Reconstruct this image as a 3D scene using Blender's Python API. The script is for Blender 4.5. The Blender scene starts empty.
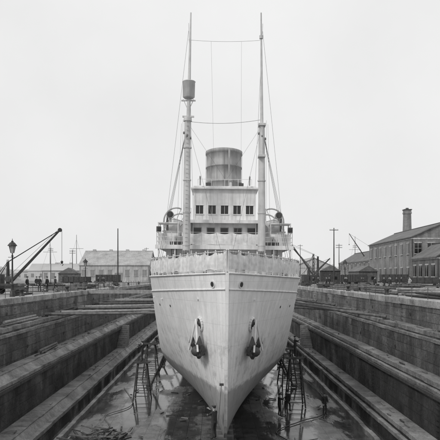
import bpy, math, random
from mathutils import Vector, Matrix
random.seed(4)
scene=bpy.context.scene
COL=scene.collection
R=math.radians

# ---------------------------------------------------------------- materials
def nodes(name):
    m=bpy.data.materials.new(name); m.use_nodes=True
    nt=m.node_tree; b=nt.nodes['Principled BSDF']
    return m,nt,b
def N(nt,t,**k):
    n=nt.nodes.new(t)
    for a,v in k.items(): setattr(n,a,v)
    return n
def mth(nt,op,a,b=None,clamp=False):
    n=N(nt,'ShaderNodeMath',operation=op); n.use_clamp=clamp
    for i,x in enumerate((a,b)):
        if x is None: continue
        if isinstance(x,(int,float)): n.inputs[i].default_value=x
        else: nt.links.new(x,n.inputs[i])
    return n.outputs[0]
def noise(nt,vec,scale,detail=4,rough=.55,sc=None):
    if sc:
        mp=N(nt,'ShaderNodeMapping'); mp.inputs['Scale'].default_value=sc
        nt.links.new(vec,mp.inputs['Vector']); vec=mp.outputs[0]
    n=N(nt,'ShaderNodeTexNoise'); n.inputs['Scale'].default_value=scale
    n.inputs['Detail'].default_value=detail; n.inputs['Roughness'].default_value=rough
    nt.links.new(vec,n.inputs['Vector']); return n.outputs['Fac']
def mr(nt,v,a,b,c,d,smooth=False):
    n=N(nt,'ShaderNodeMapRange'); 
    if smooth: n.interpolation_type='SMOOTHSTEP'
    nt.links.new(v,n.inputs[0])
    for i,x in enumerate((a,b,c,d)): n.inputs[i+1].default_value=x
    return n.outputs[0]
def tint(nt,v,b,inp='Base Color'):
    c=N(nt,'ShaderNodeCombineColor')
    for i in range(3): nt.links.new(v,c.inputs[i])
    nt.links.new(c.outputs[0],b.inputs[inp])
def bump(nt,h,b,st=.3,dist=.02):
    n=N(nt,'ShaderNodeBump'); n.inputs['Strength'].default_value=st; n.inputs['Distance'].default_value=dist
    nt.links.new(h,n.inputs['Height']); nt.links.new(n.outputs[0],b.inputs['Normal'])
def gm(name,c,var=.2,scale=2.,rough=.8,streak=0.,bmp=.15,metal=0.):
    m,nt,b=nodes(name)
    tc=N(nt,'ShaderNodeTexCoord').outputs['Object']
    n=noise(nt,tc,scale,6)
    v=mr(nt,n,.3,.7,c*(1-var),c*(1+var))
    if streak:
        s=noise(nt,tc,1.,4,.6,(3.2,3.2,.25))
        v=mth(nt,'MULTIPLY',v,mr(nt,s,.35,.62,1-streak,1.05))
    tint(nt,v,b); b.inputs['Roughness'].default_value=rough; b.inputs['Metallic'].default_value=metal
    if bmp: bump(nt,noise(nt,tc,scale*9,4),b,bmp)
    return m
def planar(nt,mode):
    tc=N(nt,'ShaderNodeTexCoord').outputs['Object']
    s=N(nt,'ShaderNodeSeparateXYZ'); nt.links.new(tc,s.inputs[0])
    c=N(nt,'ShaderNodeCombineXYZ')
    x,y,z=s.outputs
    if mode=='wall': nt.links.new(y,c.inputs[0]); nt.links.new(mth(nt,'ADD',x,z),c.inputs[1])
    if mode=='side': nt.links.new(mth(nt,'ADD',x,y),c.inputs[0]); nt.links.new(z,c.inputs[1])
    if mode=='hull': nt.links.new(y,c.inputs[0]); nt.links.new(z,c.inputs[1])
    if mode=='floor': nt.links.new(y,c.inputs[0]); nt.links.new(x,c.inputs[1])
    return tc,c.outputs[0],(x,y,z)
def brick(nt,vec,w,h,mort,c1,c2,cm,smooth=.1):
    n=N(nt,'ShaderNodeTexBrick'); nt.links.new(vec,n.inputs['Vector'])
    n.inputs['Scale'].default_value=1; n.inputs['Brick Width'].default_value=w; n.inputs['Row Height'].default_value=h
    n.inputs['Mortar Size'].default_value=mort; n.inputs['Mortar Smooth'].default_value=smooth
    n.inputs['Color1'].default_value=(c1,)*3+(1,); n.inputs['Color2'].default_value=(c2,)*3+(1,); n.inputs['Mortar'].default_value=(cm,)*3+(1,)
    bw=N(nt,'ShaderNodeRGBToBW'); nt.links.new(n.outputs['Color'],bw.inputs[0])
    return bw.outputs[0],n.outputs['Fac']

def hull_mat():
    m,nt,b=nodes('hull_paint')
    tc,uv,(x,y,z)=planar(nt,'hull')
    br,f=brick(nt,uv,5.5,1.15,.012,.98,1.0,.88,.3)
    n=noise(nt,tc,.7,6); n2=noise(nt,tc,1,6,.7,(3.2,3.2,.12)); n3=noise(nt,tc,9,5,.6)
    v=mth(nt,'MULTIPLY',br,mr(nt,n,.3,.7,.77,.85))
    v=mth(nt,'MULTIPLY',v,mr(nt,n2,.38,.57,.87,1.03))
    rust=noise(nt,tc,1,7,.75,(7,7,.25)); v=mth(nt,'MULTIPLY',v,mr(nt,rust,.58,.74,1,.76))
    v=mth(nt,'MULTIPLY',v,mr(nt,n3,.3,.7,.95,1.03))
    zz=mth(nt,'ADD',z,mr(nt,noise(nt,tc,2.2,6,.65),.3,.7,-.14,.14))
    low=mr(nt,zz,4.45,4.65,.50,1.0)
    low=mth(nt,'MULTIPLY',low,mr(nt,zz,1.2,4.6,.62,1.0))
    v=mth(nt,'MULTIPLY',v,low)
    patch=mr(nt,noise(nt,tc,1.3,7,.7),.5,.62,1.06,.78)
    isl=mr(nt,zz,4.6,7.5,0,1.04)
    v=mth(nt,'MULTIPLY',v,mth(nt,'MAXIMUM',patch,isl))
    tint(nt,v,b); b.inputs['Roughness'].default_value=.5
    h=mth(nt,'ADD',mth(nt,'MULTIPLY',f,-.7),mth(nt,'MULTIPLY',noise(nt,tc,1.1,2),1.2))
    bump(nt,h,b,.45,.035)
    return m
def wall_mat():
    m,nt,b=nodes('dock_masonry')
    tc,uv,(x,y,z)=planar(nt,'wall')
    br,f=brick(nt,uv,2.3,.7,.028,.62,1.2,.42,.3)
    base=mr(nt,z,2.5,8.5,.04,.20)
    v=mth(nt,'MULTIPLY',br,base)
    s=noise(nt,tc,1,7,.7,(.8,.55,.16)); v=mth(nt,'MULTIPLY',v,mr(nt,s,.38,.62,.45,1.3))
    v=mth(nt,'MULTIPLY',v,mr(nt,noise(nt,tc,.35,8,.7),.35,.65,.5,1.5))
    v=mth(nt,'MULTIPLY',v,mr(nt,noise(nt,tc,5,8,.75),.3,.7,.5,1.45))
    lime=mr(nt,noise(nt,tc,1,7,.7,(2.2,1.6,.22)),.62,.74,0,.10)
    v=mth(nt,'ADD',v,lime)
    tint(nt,v,b)
    nt.links.new(mr(nt,noise(nt,tc,.4,5),.4,.6,.26,.8),b.inputs['Roughness'])
    bump(nt,mth(nt,'ADD',mth(nt,'MULTIPLY',f,-1.3),mth(nt,'MULTIPLY',noise(nt,tc,2.6,9,.72),2.2)),b,1.,.09)
    return m
def ledge_mat(name='ledge_stone',c=.34):
    m,nt,b=nodes(name)
    tc=N(nt,'ShaderNodeTexCoord').outputs['Object']
    v=mr(nt,noise(nt,tc,.45,8,.75),.36,.64,c*.35,c*1.3)
    v=mth(nt,'MULTIPLY',v,mr(nt,noise(nt,tc,7,7,.75),.3,.7,.6,1.25))
    tint(nt,v,b)
    nt.links.new(mr(nt,noise(nt,tc,.5,5),.4,.6,.35,.8),b.inputs['Roughness'])
    bump(nt,noise(nt,tc,5,8,.7),b,.8,.07)
    return m
def floor_mat():
    m,nt,b=nodes('wet_dock_floor')
    tc,uv,_=planar(nt,'floor')
    br,f=brick(nt,uv,1.8,.95,.025,.85,1.08,.5)
    wet=mr(nt,noise(nt,tc,1,7,.62,(.40,.13,.4)),.40,.51,0,1,True)
    dry=mr(nt,noise(nt,tc,1.1,8,.72),.3,.7,.06,.27)
    v=mth(nt,'MULTIPLY',br,dry)
    v=mth(nt,'MULTIPLY',v,mr(nt,wet,0,1,1.0,.4))
    v=mth(nt,'MULTIPLY',v,mr(nt,noise(nt,tc,12,6,.7),.3,.7,.65,1.3))
    tint(nt,v,b)
    nt.links.new(mr(nt,wet,0,1,.45,.06),b.inputs['Roughness'])
    b.inputs['Specular IOR Level'].default_value=.8
    hh=mth(nt,'MULTIPLY',mth(nt,'ADD',mth(nt,'MULTIPLY',f,-.6),noise(nt,tc,5,7,.65)),mr(nt,wet,0,1,1,.07))
    bump(nt,hh,b,.5,.05)
    return m
def ground_mat():
    m,nt,b=nodes('quay_ground')
    tc,uv,_=planar(nt,'floor')
    v=mr(nt,noise(nt,tc,.15,8,.65),.35,.65,.13,.34)
    v=mth(nt,'MULTIPLY',v,mr(nt,noise(nt,tc,3,6,.7),.3,.7,.6,1.25))
    tint(nt,v,b); b.inputs['Roughness'].default_value=.9
    bump(nt,noise(nt,tc,4,6),b,.5,.04); return m
def brickhouse_mat(name,c):
    m,nt,b=nodes(name)
    tc,uv,_=planar(nt,'side')
    br,f=brick(nt,uv,.46,.15,.02,.8,1.1,1.2)
    v=mth(nt,'MULTIPLY',br,mr(nt,noise(nt,tc,.4,6),.3,.7,c*.75,c*1.2))
    v=mth(nt,'MULTIPLY',v,mr(nt,noise(nt,tc,1,5,.6,(1.2,1.2,.12)),.38,.6,.65,1.08))
    tint(nt,v,b); b.inputs['Roughness'].default_value=.9; return m
def roof_mat(name,c):
    m,nt,b=nodes(name)
    tc,uv,_=planar(nt,'side')
    br,f=brick(nt,uv,.6,.35,.02,.85,1.1,.6)
    v=mth(nt,'MULTIPLY',br,mr(nt,noise(nt,tc,.5,7,.65),.3,.7,c*.65,c*1.3))
    tint(nt,v,b); b.inputs['Roughness'].default_value=.8; return m

M_hull=hull_mat(); M_wall=wall_mat(); M_ledge=ledge_mat('ledge_stone',.27); M_cope=ledge_mat('coping_stone',.42)
M_floor=floor_mat(); M_ground=ground_mat()
M_white=gm('ship_paint',.72,.12,1.5,.5,.14,.05)
M_grey=gm('ship_grey_paint',.36,.12,1.5,.55,.15,.05)
M_funnel=gm('funnel_paint',.36,.15,1.2,.6,.3,.1)
M_black=gm('black_iron',.03,.3,4,.5)
M_iron=gm('iron',.07,.35,5,.55,.2,.2)
M_glass=gm('dark_glass',.02,.2,3,.1,0,0)
M_canvas=gm('canvas',.72,.16,3,.9,.15,.35)
M_wood=gm('timber',.15,.35,3,.85,.2,.3)
M_wooddk=gm('dark_timber',.06,.35,3,.85,.2,.3)
M_woodlt=gm('new_timber',.32,.25,3,.85,.2,.3)
M_deck=gm('deck_planks',.25,.2,3,.8)
M_mast=gm('mast_paint',.56,.12,2,.55,.2)
M_wire=gm('wire',.14,.1,3,.6)
M_jacket=gm('jacket_cloth',.04,.3,6,.95); M_trouser=gm('trouser_cloth',.05,.3,6,.95)
M_skin=gm('skin',.36,.1,8,.6,0,0); M_hair=gm('hair_dark',.03,.2,9,.9); M_shirt=gm('shirt_cloth',.4,.1,8,.9)
M_brickA=brickhouse_mat('brick_wall',.24); M_brickB=brickhouse_mat('brick_wall_dark',.14)
M_render=gm('rendered_wall',.46,.15,.6,.9,.3); M_slate=roof_mat('slate_roof',.15); M_tin=gm('tin_roof',.38,.25,.5,.7,.25)  # render and tin kept lighter, standing in for haze on the far sheds
M_far=gm('hazy_wall',.52,.15,.1,.95,.1,0); M_farR=gm('hazy_roof',.42,.15,.1,.95,0,0); M_farW=gm('hazy_window',.24,.1,3,.6,0,0)  # distance haze put into the base colours, paler with softer window contrast

# ---------------------------------------------------------------- builder
class MB:
    def __init__(s): s.v=[];s.f=[];s.m=[];s.s=[]
    def add(s,vs,fs,mat=0,sm=False):
        o=len(s.v); s.v+= [tuple(v) for v in vs]
        for f in fs: s.f.append(tuple(i+o for i in f)); s.m.append(mat); s.s.append(sm)
    def box(s,c,d,mat=0,rz=0,M=None):
        c=Vector(c); rot=M if M else Matrix.Rotation(rz,3,'Z')
        vs=[c+rot@Vector((x*d[0]/2,y*d[1]/2,z*d[2]/2)) for x in(-1,1) for y in(-1,1) for z in(-1,1)]
        s.add(vs,[(0,1,3,2),(4,6,7,5),(0,4,5,1),(2,3,7,6),(0,2,6,4),(1,5,7,3)],mat)
    def frame(s,a,b):
        a=Vector(a);b=Vector(b); d=(b-a); l=d.length; d=d/l
        up=Vector((0,0,1)) if abs(d.z)<.95 else Vector((0,1,0))
        x=d.cross(up).normalized(); y=x.cross(d).normalized(); return a,b,d,l,x,y
    def bar(s,a,b,w,h,mat=0,w2=None,h2=None):
        a,b,d,l,x,y=s.frame(a,b); w2=w if w2 is None else w2; h2=h if h2 is None else h2
        vs=[]
        for p,ww,hh in((a,w,h),(b,w2,h2)):
            for i,j in((-1,-1),(1,-1),(1,1),(-1,1)): vs.append(p+x*ww/2*i+y*hh/2*j)
        s.add(vs,[(3,2,1,0),(4,5,6,7),(0,1,5,4),(1,2,6,5),(2,3,7,6),(3,0,4,7)],mat)
    def cyl(s,a,b,r1,r2=None,n=12,mat=0,sm=True,caps=True):
        a,b,d,l,x,y=s.frame(a,b); r2=r1 if r2 is None else r2
        vs=[]
        for p,r in((a,r1),(b,r2)):
            for i in range(n):
                t=2*math.pi*i/n; vs.append(p+x*r*math.cos(t)+y*r*math.sin(t))
        s.add(vs,[(i,(i+1)%n,n+(i+1)%n,n+i) for i in range(n)],mat,sm)
        if caps: s.add(vs,[tuple(range(n))[::-1],tuple(range(n,2*n))],mat)
    def tube(s,pts,r,n=8,mat=0):
        for a,b in zip(pts[:-1],pts[1:]):
            if (Vector(a)-Vector(b)).length>1e-5: s.cyl(a,b,r,r,n,mat)
    def lathe(s,c,prof,n=24,mat=0,sx=1,sy=1,sm=True):
        vs=[];c=Vector(c)
        for r,z in prof:
            for i in range(n):
                t=2*math.pi*i/n; vs.append(c+Vector((r*math.cos(t)*sx,r*math.sin(t)*sy,z)))
        fs=[]
        for k in range(len(prof)-1):
            for i in range(n):
                j=(i+1)%n; fs.append((k*n+i,k*n+j,(k+1)*n+j,(k+1)*n+i))
        s.add(vs,fs,mat,sm)
    def sph(s,c,r,mat=0,n=12,M=None):
        if not hasattr(r,'__len__'): r=(r,r,r)
        vs=[];c=Vector(c); k=n//2
        for j in range(k+1):
            p=math.pi*j/k
            for i in range(n):
                t=2*math.pi*i/n; v=Vector((r[0]*math.sin(p)*math.cos(t),r[1]*math.sin(p)*math.sin(t),r[2]*math.cos(p)))
                if M: v=M@v
                vs.append(c+v)
        fs=[(j*n+i,(j+1)*n+i,(j+1)*n+(i+1)%n,j*n+(i+1)%n) for j in range(k) for i in range(n)]
        s.add(vs,fs,mat,True)
    def grid(s,rows,mat=0,sm=True):
        n=len(rows[0]); vs=[p for r in rows for p in r]
        s.add(vs,[(j*n+i,j*n+i+1,(j+1)*n+i+1,(j+1)*n+i) for j in range(len(rows)-1) for i in range(n-1)],mat,sm)
    def done(s,name,mats,parent=None,loc=None,rz=0,bevel=0):
        me=bpy.data.meshes.new(name); me.from_pydata(s.v,[],s.f)
        for m in mats: me.materials.append(m)
        me.polygons.foreach_set('material_index',s.m); me.polygons.foreach_set('use_smooth',s.s)
        me.validate(); me.update()
        o=bpy.data.objects.new(name,me); COL.objects.link(o)
        if parent: o.parent=parent
        if loc: o.location=loc
        o.rotation_euler[2]=rz
        if bevel:
            b=o.modifiers.new('bevel','BEVEL'); b.width=bevel; b.segments=2; b.limit_method='ANGLE'
        return o
def empty(name,loc=(0,0,0),rz=0):
    e=bpy.data.objects.new(name,None); COL.objects.link(e); e.location=loc; e.rotation_euler[2]=rz; return e

ZC=10.6; ZQ=8.9; DL=-16.0; DR=15.0; Y0=2.0; Y1=150.0
# ---------------------------------------------------------------- ground + dock
g=MB(); F=5000
CW=1.1
def rect(b,x0,x1,y0,y1,z,mat=0): b.add([(x0,y0,z),(x1,y0,z),(x1,y1,z),(x0,y1,z)],[(0,1,2,3)],mat)
rect(g,-F,DL-CW,-F,F,ZQ); rect(g,DR+CW,F,-F,F,ZQ); rect(g,DL-CW,DR+CW,-F,Y0-CW,ZQ); rect(g,DL-CW,DR+CW,Y1+1.5,F,ZQ)
g.done('ground',[M_ground])

dock=empty('dry_dock')
PR=[(15.0,8.45),(15.0,7.0),(14.1,7.0),(14.1,6.6),(13.85,6.6),(13.85,4.45),(12.9,4.45),(12.9,4.05),(12.65,4.05),(12.65,1.35),(11.5,1.35),(11.5,.9),(11.2,.9),(11.2,-.6)]
PL=[(-16.0 if i<2 else -(x+.55 if z>4.1 else (x+.1 if z>1.2 else x-.3)),z) for i,(x,z) in enumerate(PR)]
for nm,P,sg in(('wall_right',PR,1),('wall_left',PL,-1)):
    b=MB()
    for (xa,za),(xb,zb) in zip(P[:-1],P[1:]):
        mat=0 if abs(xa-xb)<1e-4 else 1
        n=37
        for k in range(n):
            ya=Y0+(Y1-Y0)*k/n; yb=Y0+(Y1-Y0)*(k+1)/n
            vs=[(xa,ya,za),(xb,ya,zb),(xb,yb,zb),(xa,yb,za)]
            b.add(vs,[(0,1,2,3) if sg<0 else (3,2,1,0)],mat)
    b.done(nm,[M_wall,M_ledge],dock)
b=MB()
for sg,x in((1,DR),(-1,DL)):
    y=Y0
    while y<Y1:
        l=random.uniform(1.5,2.2); y2=min(y+l,Y1)
        dz=random.uniform(-.015,.015)
        b.box((x+sg*(CW/2-.07)+random.uniform(-.02,.02),(y+y2)/2,ZQ-.2+dz),(CW,y2-y-.03,.5))
        y=y2
b.box(((DL+DR)/2,Y0-CW/2+.03,ZQ-.21),(DR-DL+2*CW,CW,.5))
b.done('coping_stones',[M_cope],dock,bevel=.035)
b=MB()
for sg,P in((1,PR),(-1,PL)):
    for i,w,h in((2,.86,.30),(4,.24,.22),(6,.92,.32),(8,.24,.24),(10,1.1,.3),(12,.28,.26)):
        x,z=P[i]; y=Y0
        while y<Y1:
            l=random.uniform(1.1,2.6); y2=min(y+l,Y1)
            b.box((x+sg*(w/2-.05)+random.uniform(-.02,.02),(y+y2)/2,z-h/2+.035+random.uniform(-.02,.02)),(w,y2-y-.03,h))
            y=y2
b.done('altar_nosing_stones',[M_ledge],dock,bevel=.03)
b=MB()
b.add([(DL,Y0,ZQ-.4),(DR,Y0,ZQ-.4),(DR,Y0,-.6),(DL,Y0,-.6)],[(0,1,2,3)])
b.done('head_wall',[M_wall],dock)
b=MB()
for sg,P in((1,PR),(-1,PL)):
    for yy in range(20,148,14):
        xx=P[0][0]
        for zz in [7.2+.3*k for k in range(4)]:
            b.bar((xx-sg*.06,yy-.22,zz),(xx-sg*.06,yy+.22,zz),.03,.03)
        xx=P[5][0]
        for zz in [4.7+.3*k for k in range(6)]:
            b.bar((xx-sg*.08,yy-.22,zz),(xx-sg*.08,yy+.22,zz),.03,.03)
        xx=P[9][0]
        for zz in [1.6+.3*k for k in range(8)]:
            b.bar((xx-sg*.08,yy-.22,zz),(xx-sg*.08,yy+.22,zz),.03,.03)
    for i in(0,5):
        for yy in range(24,148,11):
            xx=P[i][0]; zz=P[i+1][1]+1.0 if i else 7.9
            t=[(xx-sg*.05,yy+.11*math.cos(a*math.pi/5),zz-.15+.13*math.sin(a*math.pi/5)) for a in range(11)]
            b.tube(t,.018,5)
b.done('iron_rungs_and_rings',[M_black],dock)
b=MB()
for sg,P in((1,PR),(-1,PL)):
    y=20
    while y<146:
        l=random.uniform(5,7); b.box((P[9][0]-sg*.09,y+l/2,3.72+random.uniform(-.02,.02)),(.17,l-.04,.2)); y+=l
b.done('timber_wales',[M_wooddk],dock)
b=MB()
for sg,P in((1,PR),(-1,PL)):
    xw=P[9][0]
    for i in range(11):
        b.box((xw-sg*.55,78+i*.34,1.35+ (i+1)*.245/2),(1.1,.34,(i+1)*.245))
b.done('dock_stairs',[M_ledge],dock)
fl=MB()
xs=[PL[-1][0]-.2,-8,-4,0,.7,4,8,PR[-1][0]+.2]
rows=[]
for k in range(0,38):
    y=Y0+(Y1-Y0)*k/37
    rows.append([(x,y,-.18*(abs(x-.3)/11)**2) for x in xs])
fl.grid(rows,0,True)
fl.done('dock_floor',[M_floor])
b=MB()
for xx in(-10.2,10.45):
    y=Y0
    while y<Y1:
        l=random.uniform(1.6,2.3)
        b.box((xx+random.uniform(-.02,.02),y+l/2,-.02+random.uniform(-.015,.015)),(.34,l-.03,.42)); y+=l
b.done('gutter_kerb',[M_ledge],dock,bevel=.03)
b=MB()
b.box((-.5,Y1+.7,4.4),(31,1.4,8.9),0)
for k in range(13): b.box((-15+k*2.42,Y1-.08,4.4),(.25,.3,8.7),1)
for z in(1.5,4,6.5,8.3): b.box((-.5,Y1-.15,z),(31,.3,.2),1)
b.done('dock_gate',[M_iron,M_wooddk],dock)

# ---------------------------------------------------------------- ship
ship=empty('steam_ship')
SX=.72; SY=31.0; ZK=1.2; LS=78.
def lerp(a,b,t): return a+(b-a)*t
def sst(t): t=max(0,min(1,t)); return t*t*(3-2*t)
def top(s): 
    base=10.6+.22*max(0,1-s/12)**2
    return lerp(base,8.5,sst((s-30)/.6))
def s0(z):
    h=max(0,z-ZK); t=h/9.4
    return .5*(1-t)+1.9*max(0,1-h/1.9)**2.2
def hb(s,z):
    h=max(0,z-ZK); t=min(1.,h/9.4)
    u=(s-s0(z))/lerp(27,13.5,t**.85)
    u=max(0,min(1,u)); k=lerp(1.35,2.05,t)
    w=1-(1-u)**k
    m=sst(s/34)
    rb=lerp(6.5,2.0,m); gq=min(1,h/rb)
    gf=(max(0,1-(1-gq)**2.3))**lerp(.75,.5,m)
    gf=max(gf,.62*m)
    w*=lerp(gf,1,0)
    if s>56:
        q=min(1,(s-56)/(LS-56)); w*=math.sqrt(max(0,1-q**lerp(1.6,2.6,t)))
    return max(.07,5.4*w)
def hp(side,s,z,off=0.):
    e=.05
    p=Vector((side*hb(s,z),s,z))
    ds=Vector((side*(hb(s+e,z)-hb(s-e,z)),2*e,0)); dz=Vector((side*(hb(s,z+e)-hb(s,z-e)),0,2*e))
    n=ds.cross(dz); n=n*(1 if n.x*side>0 else -1); n.normalize()
    P=p+n*off; return Vector((P.x+SX,P.y+SY,P.z)),n
def sfor(h,z):
    a,b_=s0(z),20
    for _ in range(40):
        c=(a+b_)/2
        if hb(c,z)<h: a=c
        else: b_=c
    return a
NS=90; NZ=34
b=MB()
for side in(-1,1):
    rows=[]
    for i in range(NS+1):
        p=(i/NS)**1.6; row=[]
        sapprox=p*LS
        tp=top(sapprox)
        for j in range(NZ+1):
            z=ZK+(tp-ZK)*(j/NZ)**1.25
            s=s0(z)+p*(LS-s0(z))
            row.append((side*hb(s,z)+SX,s+SY,z))
        row=[(SX,row[0][1],ZK)]+row
        rows.append(row)
    b.grid(rows,0,True)
pts=[(SX,SY+s0(z)-.05,z) for z in [ZK+(10.82-ZK)*(k/24)**1.3 for k in range(25)]]
for a,c in zip(pts[:-1],pts[1:]): b.bar(a,c,.17,.2,0)
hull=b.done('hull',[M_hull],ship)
b=MB()
for (sa,sb) in((0.,30.2),(30.6,LS)):
    rows=[]
    for i in range(31):
        s=lerp(sa,sb,(i/30)**1.3); z=top(s)-.03
        s_=max(s,.02); h=hb(s_,top(s))
        rows.append([(SX-h+.01,SY+s,z),(SX,SY+s,z+.08),(SX+h-.01,SY+s,z)])
    b.grid(rows,0,True)
b.box((SX,SY+30.4,9.5),(10.7,.25,2.0),1)
b.done('deck',[M_deck,M_white],ship)
b=MB()
for side in(-1,1):
    def line(zf,s1,r,off=0.02,n=40,s_=.05):
        p=[]
        for i in range(n+1):
            s=lerp(s_,s1,(i/n)**1.4); z=zf(s); p.append(hp(side,max(s,s0(z)+.02),z,off)[0])
        b.tube(p,r,6)
    line(lambda s:top(s)-.02,30,.055)
    line(lambda s:9.95-.45*min(1,s/13),30,.045)
    line(lambda s:8.3,76,.03,.01,60,30.8)
b.done('rubbing_strakes',[M_white],ship)
b=MB()
def railpts(s1,off=-.1):
    L=[]
    for side in(-1,1):
        acc=0;res=[];pr=None
        ss=.15
        while ss<s1:
            q=Vector((side*(max(.05,hb(ss,10.6)+off))+SX,SY+ss,top(ss)))
            if pr is None: res.append(q);acc=0
            else:
                acc+=(q-pr).length
                if acc>=.92: res.append(q);acc=0
            pr=q; ss+=.04
        L.append(res)
    return L
H=1.12
for res in railpts(29):
    for q in res: 
        b.cyl(q,q+Vector((0,0,H+.06)),.03,.024,6,0); b.sph(q+Vector((0,0,H+.07)),.045,0,8)
    for z in(H,.12): b.tube([q+Vector((0,0,z)) for q in res],.028 if z>1 else .016,6,0)
    for a,c in zip(res[:-1],res[1:]):
        d=c-a; nrm=Vector((-d.y,d.x,0)).normalized()
        if nrm.x*(a.x-SX)<0: nrm=-nrm
        rows=[]
        ph=random.uniform(.4,1.2); ph2=random.uniform(0,6); dz=random.uniform(-.04,.03)
        for i in range(13):
            t=i/12; col=[]
            sg_=math.sin(math.pi*t)
            for j in range(8):
                v=j/7
                zz=lerp(.14+.07*sg_*ph, H-.02-(.12*ph+dz)*sg_, v)
                bulge=.035+.05*sg_*math.sin(math.pi*v)*ph+.018*math.sin(t*14+v*5+ph2)*sg_+.012*math.sin(v*17+ph2*2+t*3)
                col.append(a.lerp(c,t)+nrm*bulge+Vector((0,0,zz)))
            rows.append(col)
        b.grid(rows,1,True)
        for t in(.25,.5,.75):
            b.cyl(a.lerp(c,t)+nrm*.05+Vector((0,0,H-.14)),a.lerp(c,t+.06)+nrm*.02+Vector((0,0,H+.03)),.01,.01,4,2)
b.done('guard_rail_with_canvas',[M_white,M_canvas,M_iron],ship)
for side in(-1,1):
    b=MB()
    sz=7.95; sA=sfor(1.42,sz)
    P,n=hp(side,sA,sz,0)
    T=Vector((0,0,1)).cross(n).normalized(); U=n.cross(T).normalized()
    if U.z<0: U=-U
    ring=[P+n*.05+T*.28*math.cos(a*math.pi/8)+U*.36*math.sin(a*math.pi/8) for a in range(17)]
    b.tube(ring,.075,8,0)
    b.sph(P+n*.0,(.24,.24,.24),1,12)
    P2,n2=hp(side,sA+.05,6.55,0)
    top_=P+n*.15; cr=Vector((P2.x,P2.y,P2.z))+n2*.36
    b.bar(top_,cr,.17,.2,0,.24,.26)
    b.cyl(cr-T*.56,cr+T*.56,.17,.17,10,2)
    b.box(cr-U*.06,(.6,.46,.5),2,M=Matrix((T,n,U)).transposed())
    b.sph(cr-U*.05+n*.1,(.34,.34,.3),2,12)
    for e in(-1,1):
        base=cr+T*.46*e; tip=base+U*.85+n*.05+T*.04*e
        mid=base.lerp(tip,.45)+n*.1
        b.bar(base,mid,.32,.2,2,.38,.16); b.bar(mid,tip,.38,.16,2,.07,.05)
        b.bar(base-U*.05,base-U*.26+n*.15,.3,.2,2,.14,.1)
        b.cyl(P+n*.25+U*.3,base+n*.32+U*.02+T*.12*e,.06,.06,8,0)
        b.bar(base-U*.1,cr-U*.45+n*.05,.12,.12,2)
    b.done('anchor',[M_white,M_black,M_iron],ship)
b=MB()
for side in(-1,1):
    for s,z,r in((6.6,8.75,.08),(9.2,8.7,.08),(12.6,8.65,.08)):
        P,n=hp(side,s,z,0)
        b.cyl(P-n*.05,P+n*.02,r,r,14,1)
    P,n=hp(side,1.0,10.2,0)
    b.cyl(P-n*.05,P+n*.06,.2,.2,16,0); b.cyl(P+n*.02,P+n*.068,.14,.14,16,1)
    for s in(2.5,8.0,11.0):
        P,n=hp(side,s,9.35 if s<5 else 9.15,0); b.box(P+n*.02,(.12,.12,.07),0)
b.done('portholes_and_fairleads',[M_white,M_black],ship)
b=MB()
c=SX
b.box((c,54,11.75),(9.4,11,2.3),0)
for i in range(7):
    xx=c-3.9+i*1.3
    if i in(2,4): b.box((xx,48.48,11.6),(.75,.06,1.75),1); b.box((xx,48.45,11.6),(.62,.06,1.6),2)
    else: b.cyl((xx,48.5,12.1),(xx,48.44,12.1),.17,.17,14,1); b.cyl((xx,48.5,12.1),(xx,48.43,12.1),.12,.12,14,3)
b.box((c,53.8,12.98),(10.9,13.0,.14),0)
b.box((c,47.27,12.93),(10.9,.06,.32),0)
for i in range(9): b.cyl((c-5.2+i*1.3,47.4,10.6),(c-5.2+i*1.3,47.4,12.9),.06,.06,8,0)
b.box((c,53.2,14.05),(6.0,8.4,2.0),0)
for i in range(5):
    xx=c-2.2+i*1.1
    b.box((xx,48.98,14.3),(.7,.05,.65),1); b.box((xx,48.96,14.3),(.58,.05,.54),3)
b.box((c,52.3,15.1),(6.7,8.2,.12),0)
b.box((c,48.2,15.05),(6.7,.06,.26),0)
def panelled(x0,x1,y,z0,z1,wz0,wz1,nw,gap=.3):
    b.box(((x0+x1)/2,y,(z0+wz0)/2),(x1-x0,.12,wz0-z0),0)
    b.box(((x0+x1)/2,y,(z1+wz1)/2),(x1-x0,.12,z1-wz1),0)
    w=(x1-x0)/nw
    for i in range(nw+1):
        xx=x0+i*w; 
        ww=gap if 0<i<nw else gap/2
        xx=xx if 0<i<nw else (xx+gap/4 if i==0 else xx-gap/4)
        b.box((xx,y-.002,(wz0+wz1)/2),(ww,.12,wz1-wz0+.004),0)
    b.box(((x0+x1)/2,y+.05,(wz0+wz1)/2),(x1-x0-.1,.02,wz1-wz0),3)
    for i in range(nw):
        xx=x0+(i+.5)*w
        b.box((xx,y-.09,wz0-.03),(w-gap+.1,.08,.06),0); b.box((xx,y-.07,wz1+.02),(w-gap+.08,.06,.04),0)
        b.bar((xx,y+.0,wz0),(xx,y+.0,wz1),.03,.03,0)
panelled(c-2.55,c+2.55,49.0,15.16,17.75,15.72,16.42,5,.42)
for sx in(-1,1): b.box((c+sx*2.5,50.9,16.45),(.1,3.7,2.58),0); b.box((c+sx*2.56,50.4,16.1),(.04,1.1,.7),3)
b.box((c,52.7,16.45),(5.0,.1,2.58),0)
for i in range(17): b.box((c-2.4+i*.3,48.925,15.43),(.02,.02,.5),0); b.box((c-2.4+i*.3,48.928,17.05),(.018,.02,1.2),0)
b.box((c,50.8,17.8),(5.5,4.3,.12),0)
b.box((c,50.8,17.92),(5.1,3.9,.14),0)
for i in range(5): b.cyl((c-2.2+i*1.1,49.2,17.98),(c-2.2+i*1.1,49.2,18.6),.02,.02,6,0)
b.bar((c-2.2,49.2,18.6),(c+2.2,49.2,18.6),.03,.03,0)
b.cyl((c+.5,50.3,17.95),(c+.5,50.3,18.6),.14,.1,10,0); b.sph((c+.5,50.3,18.65),.17,1)
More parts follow.
